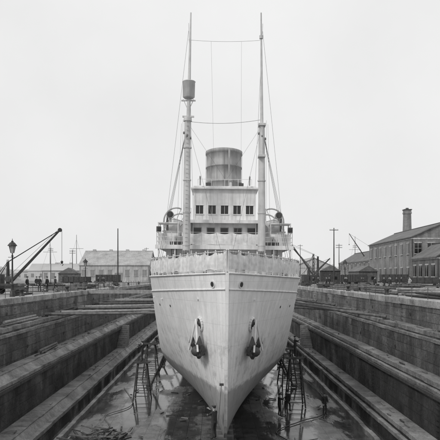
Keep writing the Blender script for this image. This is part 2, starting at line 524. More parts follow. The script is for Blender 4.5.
b.done('bridge_house',[M_white,M_grey,M_wooddk,M_glass],ship)
b=MB()
def rail(a,e,h=1.05,step=1.1,mat=0,canvas=None,r=.022):
    a=Vector(a);e=Vector(e); n=max(1,int((e-a).length/step))
    for i in range(n+1):
        q=a.lerp(e,i/n); b.cyl(q,q+Vector((0,0,h)),r,r,6,mat)
    for z in(h,h*.66,h*.33): b.cyl(a+Vector((0,0,z)),e+Vector((0,0,z)),r*.8,r*.8,5,mat)
    if canvas is not None:
        for i in range(n):
            p=a.lerp(e,(i+.01)/n); q=a.lerp(e,(i+.99)/n); rows=[]
            nr=Vector((-(q-p).y,(q-p).x,0)).normalized()*-.03
            ph=random.uniform(0,6)
            for k in range(9):
                t=k/8; x_=p.lerp(q,t); sg_=math.sin(math.pi*t)
                rows.append([x_+nr*(1.3+1.6*sg_*math.sin(math.pi*v)+.6*math.sin(9*t+6*v+ph))+Vector((0,0,lerp(.08+.05*sg_,h-.03-.1*sg_,v))) for v in(0,.25,.5,.75,1)])
            b.grid(rows,canvas,True)
rail((c-5.35,47.4,13.05),(c-3.0,47.4,13.05)); rail((c+3.0,47.4,13.05),(c+5.35,47.4,13.05))
rail((c-3.0,47.4,13.05),(c+3.0,47.4,13.05),canvas=1)
for sx in(-1,1):
    rail((c+sx*5.35,47.4,13.05),(c+sx*5.35,60,13.05))
    rail((c+sx*3.3,48.3,15.16),(c+sx*3.3,55.5,15.16),.95)
    rail((c+sx*2.7,48.3,15.16),(c+sx*3.3,48.3,15.16),.95,.5)
    b.box((c+sx*4.55,49.4,14.95),(1.7,1.5,.08),0)
    for dx in(-.8,.8):
        for dy in(-.7,.7): b.cyl((c+sx*4.55+dx,49.4+dy,13.05),(c+sx*4.55+dx,49.4+dy,14.95),.05,.05,8,0)
    b.box((c+sx*4.55,48.68,13.6),(1.6,.05,1.0),0)
    q=Vector((c+sx*4.45,49.3,15.0))
    b.cyl(q,q+Vector((0,0,.35)),.1,.1,10,2)
    b.cyl(q+Vector((0,-.3,.66)),q+Vector((0,.35,.66)),.30,.30,18,2); b.cyl(q+Vector((0,-.32,.66)),q+Vector((0,-.3,.66)),.25,.25,18,3)
    b.sph(q+Vector((0,.35,.66)),(.29,.2,.29),2)
    b.box((c+sx*3.6,48.3,13.45),(.8,.5,.8),2)
    # dark fittings: side lamp box, voice pipes, fire buckets, coiled rope, ladder
    b.box((c+sx*5.25,48.0,14.35),(.35,.5,.45),4); b.box((c+sx*5.2,47.72,14.35),(.2,.06,.25),3)
    for k in range(4): b.lathe((c+sx*(3.25+.32*k),47.62,13.1),[(.01,0),(.1,0),(.13,.26),(.12,.26),(.01,.03)],10,4)
    for k in range(3): b.cyl((c+sx*(2.75-.1*k),48.85,13.1),(c+sx*(2.75-.1*k),48.85,15.0),.03,.03,6,4 if k==1 else 0)
    for k in range(5):
        rr=.26-.02*k; b.tube([Vector((c+sx*3.0,48.08-.01*k,14.4))+Vector((rr*math.cos(a*math.pi/6),0,1.2*rr*math.sin(a*math.pi/6))) for a in range(13)],.018,5,4)
    for dx in(-.2,.2): b.bar((c+sx*4.0+dx,48.2,10.7),(c+sx*4.0+dx,47.5,13.6),.05,.04,4)
    for k in range(8): t=k/8; b.bar((c+sx*4.0-.2,lerp(48.2,47.5,t),lerp(10.8,13.4,t)),(c+sx*4.0+.2,lerp(48.2,47.5,t),lerp(10.8,13.4,t)),.04,.03,4)
    b.box((c+sx*4.6,52.5,13.75),(1.2,1.6,1.4),0); b.box((c+sx*4.6,51.68,13.9),(.7,.05,.6),3); b.box((c+sx*4.6,52.5,14.5),(1.4,1.8,.1),2)
    b.cyl((c+sx*4.9,51.9,14.5),(c+sx*4.9,51.9,15.9),.09,.09,8,4)
    b.tube([(c+sx*2.0,48.6,18.0),(c+sx*2.0,48.6,18.5),(c+sx*2.0,48.35,18.7)],.06,8,2)
    b.box((c+sx*1.3,49.6,18.15),(.5,.4,.35),4)
b.done('bridge_rails_and_searchlights',[M_white,M_canvas,M_grey,M_glass,M_iron],ship)
b=MB()
b.box((c,61,15.4),(5.2,8,4.8),0); b.box((c,61,11.8),(8.6,24,2.4),0)
b.box((c,61,17.86),(5.5,8.3,.12),0)
for sx in(-1,1):
    for i in range(4): b.cyl((c+sx*2.58,58+i*2,16),(c+sx*2.66,58+i*2,16),.2,.2,12,1)
b.box((c,82,10.0),(5,10,3),0); b.box((c,82,11.55),(5.6,10.8,.12),0)
b.done('engine_casing',[M_white,M_glass],ship)
b=MB()
fy=61; fr=1.78
b.lathe((c,fy,0),[(fr*1.06,17.9),(fr*1.06,18.5),(fr,18.6),(fr,20.0),(fr+.05,20.02),(fr+.05,20.14),(fr,20.16),(fr,21.55),(fr+.05,21.57),(fr+.05,21.69),(fr,21.71),(fr,22.9),(fr+.09,22.95),(fr+.09,23.25),(fr-.02,23.3),(fr-.12,23.25),(fr-.12,19)],48,0,1,1.25)
b.lathe((c,fy,0),[(fr-.13,19.0),(.01,19.0)],32,1,1,1.25)
for a in range(0,360,45):
    t=R(a); b.cyl((c+fr*math.cos(t)*1.03,fy+fr*1.25*math.sin(t)*1.03,18.5),(c+fr*math.cos(t)*1.03,fy+fr*1.25*math.sin(t)*1.03,22.9),.015,.015,5,0)
b.cyl((c+.5,fy-fr*1.25-.2,17.9),(c+.5,fy-fr*1.25-.2,23.1),.1,.1,10,0)
b.done('funnel',[M_funnel,M_black],ship)
def wire(a,e,r=.018,sag=0.,n=1):
    a=Vector(a);e=Vector(e); r=max(.006,r*.72)
    if sag: n=10
    p=[a.lerp(e,i/n)-Vector((0,0,sag*4*(i/n)*(1-i/n))) for i in range(n+1)]
    b.tube(p,r,5,1)
my=46.4
xl,xr=c-2.95,c+2.9
b=MB()
b.cyl((xl,my,10.6),(xl,my,22.6),.30,.25,20,0)
b.cyl((xl,my,22.6),(xl,my,22.9),.33,.30,20,0)
b.cyl((xl+.05,my-.02,22.0),(xl+.16,my-.02,31.0),.17,.05,12,0)
b.cyl((xl,my,10.6),(xl,my,11.1),.42,.36,16,0)
for z in(13,15.5,18,20.5): b.cyl((xl,my,z),(xl,my,z+.1),.315,.315,20,0)
b.lathe((xl+.07,my-.05,24.35),[(.01,0),(.34,0),(.46,.1),(.48,1.25),(.52,1.28),(.48,1.32),(.42,1.26),(.40,.15)],20,0)
b.bar((xl-.5,my,24.2),(xl+.6,my,24.2),.08,.1,0)
for s_ in(-.4,.4): b.bar((xl+.05,my,23.4),(xl+.05+s_,my,24.3),.05,.05,0)
b.bar((xl-.4,my-.05,22.95),(xl+.5,my-.05,22.95),.12,.12,0)
for k in range(36): b.bar((xl-.12,my-.32,11+k*.33),(xl+.12,my-.32,11+k*.33),.02,.02,0)
b.cyl((xr,my,10.6),(xr-.13,my,22.4),.30,.24,20,0)
b.cyl((xr-.1,my-.36,19.8),(xr-.28,my-.32,30.9),.15,.05,12,0)
for z in(19.9,22.3): b.box((xr-.12,my-.16,z),(.55,.85,.16),0)
b.cyl((xr-.255,my-.33,28.9),(xr-.26,my-.33,29.15),.14,.14,10,0)
b.cyl((xr,my,10.6),(xr,my,11.1),.42,.36,16,0)
for z in(13,15.5,18): b.cyl((xr-.012*(z-10.6),my,z),(xr-.012*(z-10.6),my,z+.1),.31,.31,20,0)
for xm in(xl,xr-.12):
    for k in range(3): b.sph((xm+.25*(k-1),my-.45,21.6-.2*k),(.07,.06,.12),1,8)
    for k in range(4): b.cyl((xm-.2+.13*k,my-.5,11.9-.1*k),(xm-.2+.13*k,my-.42,12.6),.07,.05,8,1)
for sx,xm in((-1,xl),(1,xr-.12)):
    for k,(dy) in enumerate((-.8,.8,2.4)):
        wire((xm,my,22.4),(c+sx*5.3,my+dy,10.7),.02)
        b.cyl(Vector((c+sx*5.3,my+dy,10.7)),Vector((c+sx*5.25,my+dy,11.3)),.04,.04,6,1)
    wire((xm,my,29.6),(c+sx*5.2,my+5,13.1),.014)
    wire((xm,my,22.4),(c+sx*.15,SY+1.0,11.3),.012)
    wire((xm,my,30.2),(c+sx*3,my+14,15.2),.014)
    for k in range(2): wire((xm+sx*(.35+.12*k),my-.1,22.7-.3*k),(xm+sx*(.45+.35*k),my+.4,13.1),.011)
wire((xl,my,28.9),(xr-.2,my-.3,28.8),.014,.12)
wire((xl,my,22.6),(xr-.15,my-.3,22.7),.02,.22)
wire((xl,my,22.5),(c,49.5,18.7),.01); wire((xr,my,22.5),(c+.2,49.5,18.7),.01)
for t in(.3,.7): wire((lerp(xl,xr,t),my-.1,28.75),(lerp(xl,xr,t)+.3,my+6,19),.006)
b.done('masts_and_rigging',[M_mast,M_wire],ship)
for sx in(-1,1):
    b=MB(); rows=[]
    Lb=7.2; q=Vector((c+sx*4.55,58.2,14.5))
    for i in range(17):
        t=-1+2*i/16; w=1.05*math.sqrt(max(0,1-abs(t)**2.3))+.01; sh=.35*t*t; row=[]
        for j in range(13):
            a=math.pi*j/12
            row.append(q+Vector((-w*math.cos(a),t*Lb/2,sh+ .95-.95*(math.sin(a)**.8)*(1-.35*t*t))))
        rows.append(row)
    b.grid(rows,0,True)
    rows=[]
    for i in range(17):
        t=-1+2*i/16; w=1.08*math.sqrt(max(0,1-abs(t)**2.3))+.02; sh=.35*t*t
        rows.append([q+Vector((w*u,t*Lb/2,sh+.98+.32*(1-u*u)*(1-t*t*.6))) for u in(-1,-.6,-.2,.2,.6,1)])
    b.grid(rows,1,True)
    for dy in(-2.6,2.6):
        p=[]
        p.append(q+Vector((-sx*1.3+sx*2.2,dy,-1.4)))
        for k in range(10):
            a=math.pi*k/9*.62
            p.append(q+Vector((sx*(1.0-1.3*(1-math.cos(a))*.9)-0,dy,1.2+1.25*math.sin(a))))
        b.tube(p,.07,8,2)
        b.cyl(p[-1],q+Vector((0,dy,.95)),.03,.03,6,2)
        b.box(q+Vector((0,dy*.6,-.2)),(1.2,.15,.5),2)
    b.done('lifeboat',[M_white,M_canvas,M_grey],ship)
b=MB()
for x_,y_,h_ in((-3.6,55,14.9),(3.6,55,14.9),(-2.2,40,11.4),(2.2,40,11.4)):
    z_=13.05 if y_>50 else 10.6
    b.cyl((c+x_,y_,z_),(c+x_,y_,h_),.24,.24,14,0)
    b.sph((c+x_,y_,h_+.05),(.38,.42,.4),0,14); b.cyl((c+x_,y_-.3,h_+.08),(c+x_,y_-.46,h_+.08),.36,.42,16,0,caps=False); b.cyl((c+x_,y_-.42,h_+.08),(c+x_,y_-.4,h_+.08),.38,.38,16,1)
for x_ in(-1,1):
    b.lathe((c+x_*.9,36.5,10.6),[(.45,0),(.45,.12),(.28,.2),(.25,.55),(.4,.65),(.4,.75),(.01,.78)],20,1)
for x_ in(-3.2,3.2):
    for dy in(0,.7): b.lathe((c+x_,38+dy,10.6),[(.16,0),(.14,.4),(.19,.45),(.19,.52),(.01,.54)],14,1)
b.done('ventilators_and_capstans',[M_white,M_grey],ship)
b=MB()
b.box((c,SY+LS-1.5,4.0),(.25,2.4,5.0),0)
b.cyl((c,SY+LS-6,3.2),(c,SY+LS-3.2,3.2),.25,.2,12,0)
for k in range(4):
    a=k*math.pi/2+.4; b.bar((c,SY+LS-3.4,3.2),(c+1.3*math.cos(a),SY+LS-3.2,3.2+1.3*math.sin(a)),.5,.06,0,.6,.04)
b.done('rudder_and_propeller',[M_iron],ship)
YAW=R(-.29); YP=72.; DX=.02
ship.rotation_euler=(0,R(.6),YAW)
rotm=Matrix.Rotation(YAW,3,'Z')@Matrix.Rotation(R(.6),3,'Y')
piv=Vector((SX,YP,ZK)); ship.location=piv-rotm@piv+Vector((DX,0,.01))
def yawx(y): return DX-math.sin(YAW)*(y-YP)

b=MB()
y=SY+2.2
while y<SY+LS-4:
    xx=SX+yawx(y)
    b.box((xx,y,.3),(1.5,.45,.6),0); b.box((xx,y,.75),(1.3,.4,.3),0); b.box((xx,y,1.04),(1.1,.36,.28),1); y+=1.25
b.done('keel_blocks',[M_wooddk,M_wood],bevel=.02)
def shore(a,e,r=.15):
    b=MB(); a=Vector(a);e=Vector(e)
    b.cyl(a,e,r,r*.8,12,random.choice((0,0,3)))
    d=(e-a).normalized()
    b.box(a+Vector((0,0,-r-.06)),(.5,.4,.12),1)
    b.box(e-d*.03,(.1,.5,.5),1)
    for t in(.05,.95):
        p=a.lerp(e,t); b.cyl(p-d*.05,p+d*.05,r+.012,r+.012,12,2)
    b.done('timber_shore',[M_wood,M_wooddk,M_iron,M_woodlt])
def hx(side,y,z): return SX+yawx(y)+side*(hb(y-SY,z)+.05)
for i,y in enumerate((54.,57.5,64.5,68,76,82,88)):
    shore((-15.3,y,7.25),(hx(-1,y+.6,7.3),y+.6,7.35+.09*(i%2)),.12 if i%2 else .14)
for i,y in enumerate((50.5,61,72,85)):
    shore((14.4,y,7.25),(hx(1,y+5.0,8.1),y+5.0,8.25-.2*(i%2)),.13)
shore((14.6,57,7.25),(8.5,67,7.2),.1)
def spars(name,x,y,z,n,L,r,rz=0,tidy=.02):
    b=MB(); lay=0; rem=n; w=int(math.ceil(n/2))
    while rem>0:
        for i in range(min(w,rem)):
            rr=r*random.uniform(.75,1.1)
            xx=(i-(w-1)/2)*r*2.15; o=random.uniform(-.7,.7); tilt=random.uniform(-tidy,tidy)
            b.cyl((xx+tilt*L,-L/2+o,rr+lay*r*1.75),(xx-tilt*L,L/2+o,rr+lay*r*1.75),rr,rr*.8,10,0)
        rem-=w; lay+=1; w=max(1,w-1)
    b.done(name,[random.choice((M_wood,M_wooddk,M_woodlt))],loc=(x,y,z),rz=rz)
for (x,y,n,L,rz) in((17.5,60,5,9,.05),(18.5,78,8,10,.4),(21,70,5,8,-.5),(17.2,95,8,11,.1),(24,84,7,9,1.2),(26,72,5,7,1.4),(22,105,9,10,.9),(17,48,3,7,.02),
                    (19,54,4,6,.7),(22,60,5,7,1.1),(20,88,6,9,1.3),(27,92,7,9,1.5),(18,66,4,7,.25),(23.5,66,6,7,1.5),(20.5,98,7,9,1.45),(29,78,6,8,1.4),(17.4,84,5,8,.1),
                    (-18.5,82,7,9,.2),(-20,96,8,10,1.0),(-18,108,7,10,.15),(-25,90,6,8,1.3),(-23,112,9,9,1.5),(-18.4,70,3,6,.3),(29,95,8,9,1.5),(19.5,120,8,9,1.2),(-21,86,5,8,1.4),(-28,98,8,9,1.5),(-24,82,4,7,1.2),
                    (-18.2,56,4,6,.1),(-20.5,77,7,8,1.3),(-19.5,90,6,8,.6),(-23.5,70,6,7,1.45)):
    spars('timber_stack',x,y,ZQ,n,L,.13,rz,.05)
spars('timber_stack',-15.1,47,7.06,2,8,.11,0); spars('timber_stack',-15.1,62,7.06,3,8,.1,0); spars('timber_stack',-13.9,50,4.5,2,6,.1,.02)
b=MB()
ga=Vector((-16.6,76,ZQ+.02)); gb=Vector((hx(-1,76,8.3)-.1,76,8.75))
b.box(((ga.x+gb.x)/2,76,ZQ-.02),(gb.x-ga.x,1.3,.1),0)
for yy in(75.35,76.65):
    b.box(((ga.x+gb.x)/2,yy,ZQ-.16),(gb.x-ga.x,.16,.42),1)
    for k in range(8):
        xx=lerp(ga.x,gb.x,k/7); b.bar((xx,yy,ZQ),(xx,yy,ZQ+1.0),.06,.06,0)
    b.bar((ga.x,yy,ZQ+1),(gb.x,yy,ZQ+1),.05,.05,0)
b.done('gangway',[M_wood,M_woodlt])

def trestle(x,y,h,w=1.5,z0=0,rz=0,dep=1.6):
    b=MB()
    for dy in(-1,1):
        for dx in(-1,1):
            b.bar((dx*w/2,dy*dep/2,0),(dx*w*.27,dy*.25,h),.11,.09,0)
        n=int(h/.42)
        for k in range(1,n):
            t=k/n; ww=lerp(w/2,w*.27,t); yy=dy*lerp(dep/2,.25,t)
            b.bar((-ww-.06,yy,h*t),(ww+.06,yy,h*t),.06,.05,0)
    for dx in(-1,1):
        for t in(.25,.6): 
            ww=dx*lerp(w/2,w*.27,t); yy=lerp(dep/2,.25,t); b.bar((ww,-yy,h*t),(ww,yy,h*t),.07,.06,0)
    b.box((0,0,h+.04),(w*.9,.8,.07),0)
    b.box((0,.0,h+.11),(w*1.1,.28,.05),0)
    b.done('trestle_ladder',[M_wooddk],loc=(x,y,z0),rz=rz)
trestle(-6.3,52,3.2,1.4,-.05); trestle(6.6,49.5,3.9,1.5,-.05); trestle(7.2,60,3.4,1.5,-.06,.2); trestle(-6.7,63,3.6,1.5,-.06,-.1)
MANX=-.05
trestle(MANX,31.3,2.02,1.2,0,.1,1.0)
b=MB()
for y in range(58,100,7):
    for sx in(-1,1):
        z=3.4; xh=hx(sx,y,z); b.cyl((xh+sx*1.5,y,-.02),(xh,y,z),.1,.09,8,0); b.box((xh+sx*1.55,y,.08),(.5,.4,.2),0)
b.done('bilge_props',[M_wooddk])

# ---------------------------------------------------------------- people
def person_mesh(name,pose,shirt=False):
    J=[(0,0,.95),(0,0,1.12),(0,.01,1.33),(0,0,1.48),(0,-.01,1.57),(0,-.02,1.655),(0,-.01,1.71)]
    Rr=[(.15,.115),(.145,.11),(.175,.125),(.062,.062),(.075,.08),(.078,.092),(.06,.07)]
    E=[(0,1),(1,2),(2,3),(3,4),(4,5),(5,6)]
    P=dict(eL=(-.25,.03,1.15),wL=(-.25,-.07,.92),eR=(.25,.03,1.15),wR=(.25,-.07,.92),kL=(-.11,-.03,.5),aL=(-.12,.02,.09),kR=(.11,-.03,.5),aR=(.12,.02,.09))
    P.update(pose)
    ends={}
    for s,sg in(('L',-1),('R',1)):
        i=len(J); J+=[(sg*.17,0,1.41),P['e'+s],P['w'+s]]; Rr+=[(.068,.068),(.05,.05),(.034,.034)]; E+=[(2,i),(i,i+1),(i+1,i+2)]
        e=Vector(P['e'+s]); w=Vector(P['w'+s]); d=(w-e).normalized(); hnd=w+d*.085
        J.append(tuple(hnd)); Rr.append((.038,.022)); E.append((i+2,i+3)); ends[s]=(w,hnd,d,sg)
        i=len(J); k=Vector(P['k'+s]); a=Vector(P['a'+s])
        J+=[(sg*.085,0,.88),tuple(k),tuple(a),(a.x+sg*.02,a.y-.17,a.z-.045)]; Rr+=[(.1,.1),(.068,.068),(.05,.05),(.042,.036)]
        E+=[(0,i),(i,i+1),(i+1,i+2),(i+2,i+3)]
    me=bpy.data.meshes.new('tmp'); me.from_pydata(J,E,[])
    o=bpy.data.objects.new('tmp',me); COL.objects.link(o)
    o.modifiers.new('s','SKIN'); 
    for i,r in enumerate(Rr): me.skin_vertices[0].data[i].radius=r; me.skin_vertices[0].data[i].use_root=(i==0)
    ss=o.modifiers.new('d','SUBSURF'); ss.levels=2; ss.render_levels=2
    dg=bpy.context.evaluated_depsgraph_get(); dg.update()
    ev=o.evaluated_get(dg); em=ev.to_mesh()
    b=MB(); hands=[ends['L'],ends['R']]
    vs=[v.co.copy() for v in em.vertices]
    b.v=[tuple(v) for v in vs]
    for p in em.polygons:
        cc=sum((vs[i] for i in p.vertices),Vector())/len(p.vertices)
        mat=0 if cc.z>.93 else 1
        if cc.z<.12: mat=3
        if cc.z>1.485 and abs(cc.x)<.14: mat=2
        for w,h,d,sg in hands:
            if (cc-w).dot(d)>-.01 and (cc-w).length<.2: mat=2
        b.f.append(tuple(p.vertices)); b.m.append(mat); b.s.append(True)
    ev.to_mesh_clear(); bpy.data.objects.remove(o)
    b.lathe((0,0,0),[(.155,.86),(.165,.9),(.158,1.0)],16,0,1.05,.85)
    b.lathe((0,0,0),[(.075,1.47),(.07,1.52)],12,4)
    for sx in(-1,1):
        b.sph((sx*.032,-.098,1.655),.011,3,8); b.sph((sx*.082,-.01,1.65),(.014,.022,.032),2,8)
    b.add([(0,-.135,1.628),(-.016,-.098,1.622),(.016,-.098,1.622),(0,-.1,1.668)],[(0,1,2),(0,3,1),(0,2,3)],2)
    b.box((0,-.1,1.595),(.045,.012,.008),3)
    b.sph((0,.012,1.68),(.088,.1,.075),3,12)
    b.sph((0,-.01,1.735),(.118,.135,.042),1,14); b.sph((0,-.115,1.718),(.075,.05,.01),1,10)
    for w,h,d,sg in hands:
        up=Vector((0,1,0)) if abs(d.y)<.8 else Vector((0,0,1))
        sd=d.cross(up).normalized(); nn=sd.cross(d).normalized()
        for k,l in enumerate((.065,.078,.072,.055)):
            st=h+sd*(k-1.5)*.019; m_=st+d*l*.55-nn*.008; e_=m_+d*l*.35-nn*.03
            b.cyl(st,m_,.0095,.009,6,2); b.cyl(m_,e_,.009,.006,6,2)
        st=w+d*.04+sd*.03; b.cyl(st,st+sd*.03+d*.03-nn*.01,.011,.01,6,2); b.cyl(st+sd*.03+d*.03-nn*.01,st+sd*.04+d*.06-nn*.02,.01,.007,6,2)
    me=bpy.data.meshes.new(name); me.from_pydata(b.v,[],b.f)
    for m in((M_shirt if shirt else M_jacket),M_trouser,M_skin,M_hair,M_shirt): me.materials.append(m)
    me.polygons.foreach_set('material_index',b.m); me.polygons.foreach_set('use_smooth',b.s); me.validate(); me.update(); return me
PM=[person_mesh('worker_standing',{}),
    person_mesh('worker_walking',dict(kL=(-.1,-.2,.52),aL=(-.1,-.22,.1),kR=(.1,.05,.5),aR=(.1,.3,.14),eL=(-.24,.12,1.16),wL=(-.22,.1,.93),eR=(.24,-.08,1.17),wR=(.2,-.25,.98))),
    person_mesh('worker_hands_on_hips',dict(eL=(-.38,.06,1.18),wL=(-.2,-.06,1.02),eR=(.38,.06,1.18),wR=(.2,-.06,1.02)),True),
    person_mesh('worker_reaching',dict(eL=(-.2,-.22,1.35),wL=(-.08,-.4,1.5),eR=(.22,-.2,1.25),wR=(.06,-.38,1.22),kL=(-.12,-.05,.5),aL=(-.15,-.02,.09)))]
def person(x,y,z,rz,k,s=1.):
    o=bpy.data.objects.new('worker',PM[k]); COL.objects.link(o); o.location=(x,y,z); o.rotation_euler[2]=rz; o.scale=(s,)*3; return o
for a in [(-19.9,68,ZQ,.6,0),(-19.2,68.6,ZQ,-2,0),(-18.9,71,ZQ,2.4,1),(-22.3,75,ZQ,1,0),(-17.9,92,ZQ,1.5,0),(-17.2,93,ZQ,-1.2,0),(-19.5,104,ZQ,3,1),(-19.4,62,ZQ,1.3,0),(-21.8,58.5,ZQ,2.3,3),
          (18.4,85,ZQ,1,0),(18.9,86,ZQ,-2,0),(21.4,76,ZQ,.3,0),(23.2,80,ZQ,1.6,1),(17.4,101,ZQ,2,0),(25.5,68,ZQ,-1.4,1),(19.3,66,ZQ,-1.4,0),
          (16.9,91,ZQ,-1.4,1),(17.6,92.5,ZQ,.4,0),(20.5,94,ZQ,1.4,0),(22,90,ZQ,2.4,3),(26,86,ZQ,-.4,0),(27,87,ZQ,.9,0),(24,74,ZQ,-1.4,2),(19.7,74,ZQ,2,0),(18,110,ZQ,1,0),(19,111,ZQ,2,1),
          (4.9,45.6,0,1.9,3),(5.7,47,0,2.6,1),(8.5,46.5,-.1,.4,0),(-6.3,52,3.29,-1.7,3),(6.6,49.5,3.99,1.7,3),(-9,92,-.1,1,1),
          (MANX,31.25,2.15,-2.3,3)]:
    person(*a)
b=MB()
b.cyl((MANX+.2,30.85,2.9),(MANX+.38,30.95,5.0),.022,.018,8,0); b.box((MANX+.39,30.95,5.05),(.22,.08,.12),1)
b.done('long_handled_brush',[M_wood,M_wooddk])

# ---------------------------------------------------------------- crane on left quay
b=MB()
cx,cy=-20.7,60.
for sx in(-1,1):
    for sy in(-1,1):
        b.cyl((cx+sx*.9,cy+sy*.75-.07,ZQ+.36),(cx+sx*.9,cy+sy*.75+.07,ZQ+.36),.36,.36,20,0)
        b.cyl((cx+sx*.9,cy+sy*.75-.1,ZQ+.36),(cx+sx*.9,cy+sy*.75+.1,ZQ+.36),.09,.09,10,1)
    b.cyl((cx+sx*.9,cy-.75,ZQ+.36),(cx+sx*.9,cy+.75,ZQ+.36),.06,.06,8,0)
b.box((cx,cy,ZQ+.7),(2.9,1.3,.3),0); b.box((cx,cy,ZQ+.95),(1.6,1.1,.2),1)
b.cyl((cx,cy,ZQ+1.0),(cx,cy,ZQ+3.2),.2,.13,14,0)
b.box((cx-1.0,cy,ZQ+1.5),(1.0,1.0,.9),0)
b.cyl((cx+.1,cy-.4,ZQ+1.5),(cx+.1,cy+.4,ZQ+1.5),.3,.3,16,1)
for sy in(-1,1):
    b.bar((cx+.2,cy+sy*.35,ZQ+1.1),(-15.5,cy+sy*.06,15.3),.09,.13,0)
    b.bar((cx-.9,cy+sy*.4,ZQ+1.9),(cx,cy+sy*.1,ZQ+3.2),.06,.06,0)
    b.cyl((cx,cy+sy*.1,ZQ+3.2),(-15.5,cy+sy*.06,15.3),.03,.03,6,0)
for t in(.15,.3,.45,.6,.75,.9):
    q=Vector((cx+.2,cy,ZQ+1.1)).lerp(Vector((-15.5,cy,15.3)),t); w=lerp(.35,.06,t); b.bar(q-Vector((0,w,0)),q+Vector((0,w,0)),.06,.06,0)
b.cyl((-15.5,cy-.08,15.3),(-15.5,cy+.08,15.3),.2,.2,16,0)
b.cyl((-15.31,cy,15.3),(-15.31,cy,12.2),.02,.02,6,0); b.sph((-15.31,cy,12.1),.14,0)
hk=[(-15.31+.12*math.sin(a*.5),cy,11.85-.12*math.cos(a*.5)*1) for a in range(10)]; b.tube(hk,.03,6,0)
b.cyl((cx+.1,cy,ZQ+1.8),(-15.5,cy,15.5),.015,.015,5,0)
b.done('quay_crane',[M_black,M_iron])

def lamp(x,y,h=4.9):
    b=MB()
    b.lathe((0,0,0),[(.22,0),(.22,.3),(.14,.4),(.12,1.0),(.15,1.05),(.08,1.15),(.055,h-1.3),(.1,h-1.25),(.05,h-1.15),(.05,h-1.0)],14,0)
    b.bar((-.35,0,h-1.35),(.35,0,h-1.35),.04,.04,0)
    for a in range(4):
        t=a*math.pi/2+math.pi/4
        b.bar((.15*math.cos(t),.15*math.sin(t),h-1.0),(.3*math.cos(t),.3*math.sin(t),h-.4),.03,.03,0)
    vs=[];
    for r,z in((.14,h-.99),(.285,h-.41)):
        for a in range(4):
            t=a*math.pi/2+math.pi/4; vs.append((r*math.cos(t),r*math.sin(t),z))
    b.add(vs,[(0,1,5,4),(1,2,6,5),(2,3,7,6),(3,0,4,7)],1)
    b.lathe((0,0,0),[(.4,h-.4),(.38,h-.34),(.2,h-.12),(.1,h-.08),(.1,h-.0),(.03,h+.05),(.02,h+.2),(.001,h+.22)],12,0,sm=False)
    b.done('street_lamp',[M_black,M_grey],loc=(x,y,ZQ))
lamp(-16.95,50.2,4.7); lamp(-19,88,4.3); lamp(19.5,90,4.2)
def pole(x,y,h,arms=2,r=.12):
    b=MB(); b.cyl((0,0,0),(0,0,h),r,r*.6,10,0)
    for k in range(arms):
        z=h-.4-.55*k; b.bar((-.8,0,z),(.8,0,z),.09,.1,0)
        for xx in(-.7,-.35,.35,.7): b.cyl((xx,0,z+.05),(xx,0,z+.22),.04,.03,6,1)
    b.done('telegraph_pole',[M_wooddk,M_grey],loc=(x,y,ZQ))
pole(-17.8,110,10.6,0,.13); pole(21.8,110,10.7,1,.13); pole(-38,160,9,2); pole(31,150,10,2); pole(27,190,12,1); pole(-52,190,11,2); pole(49,210,13,2);pole(-24,210,12,1)
for sg,x in((1,DR+.75),(-1,DL-.75)):
    for y in range(36,148,16):
        b=MB(); b.lathe((0,0,0),[(.26,0),(.24,.08),(.17,.15),(.15,.42),(.24,.5),(.25,.56),(.2,.62),(.001,.64)],16,0)
        b.done('bollard',[M_black],loc=(x,y+ (3 if sg>0 else 0),ZQ+.05))
for sg,x in((1,DR+.25),(-1,DL-.25)):
    b=MB(); prev=None
    for k in range(0,36):
        y=22+k*3.5
        b.cyl((x,y,ZQ+.04),(x,y,ZQ+.9),.025,.02,8,0); b.sph((x,y,ZQ+.92),.04,0,8)
        if prev is not None:
            n=8; p=[(x,lerp(prev,y,i/n),ZQ+.85-.25*4*(i/n)*(1-i/n)) for i in range(n+1)]; b.tube(p,.01,4,0)
        prev=y
    b.done('chain_fence',[M_iron])

def wagon(x,y,rz,h=1.2,name='rail_wagon'):
    b=MB(); b.box((0,0,.85),(2.1,4.6,.2),1)
    for sx in(-1,1): 
        b.box((sx*1.02,0,.95+h/2),(.07,4.5,h),0)
        for k in range(5): b.box((sx*1.08,-2+k,.95+h/2),(.06,.1,h),1)
        for sy in(-1.4,1.4): b.cyl((sx*.72,sy,.42),(sx*.86,sy,.42),.42,.42,18,1)
    for sy in(-1,1): b.box((0,sy*2.22,.95+h/2),(2.0,.07,h),0); b.cyl((.6,sy*2.3,.85),(.6,sy*2.6,.85),.13,.13,10,1); b.cyl((-.6,sy*2.3,.85),(-.6,sy*2.6,.85),.13,.13,10,1)
    b.box((0,0,1.3+h*.3),(1.9,4.3,h*.3),2)
    b.done(name,[M_wooddk,M_black,M_wood],loc=(x,y,ZQ),rz=rz)
wagon(-24,104,1.3,.8); wagon(-21,118,1.5); wagon(25,112,.2); wagon(25,106.5,.2); wagon(29,83,1.2,.7); wagon(31,104,1.5)
def handcart(x,y,rz):
    b=MB(); b.box((0,0,.7),(1.0,1.8,.08),0)
    for sx in(-1,1):
        b.box((sx*.5,0,.85),(.04,1.8,.25),0)
        for a in range(12):
            t=a*math.pi/6; t2=(a+1)*math.pi/6
            b.cyl((sx*.6,.45*math.cos(t),.5+.45*math.sin(t)),(sx*.6,.45*math.cos(t2),.5+.45*math.sin(t2)),.035,.035,6,1)
            b.cyl((sx*.6,0,.5),(sx*.6,.45*math.cos(t),.5+.45*math.sin(t)),.02,.02,5,1)
        b.bar((sx*.4,-.9,.7),(sx*.35,-1.9,.85),.05,.05,0)
    b.cyl((-.6,0,.5),(.6,0,.5),.03,.03,6,1)
    for k in range(6): b.cyl((-.3+.12*k,-.8,.8+.02*(k%2)),(-.28+.12*k,.9,.82),.05,.05,8,0)
    b.done('handcart',[M_wood,M_black],loc=(x,y,ZQ),rz=rz)
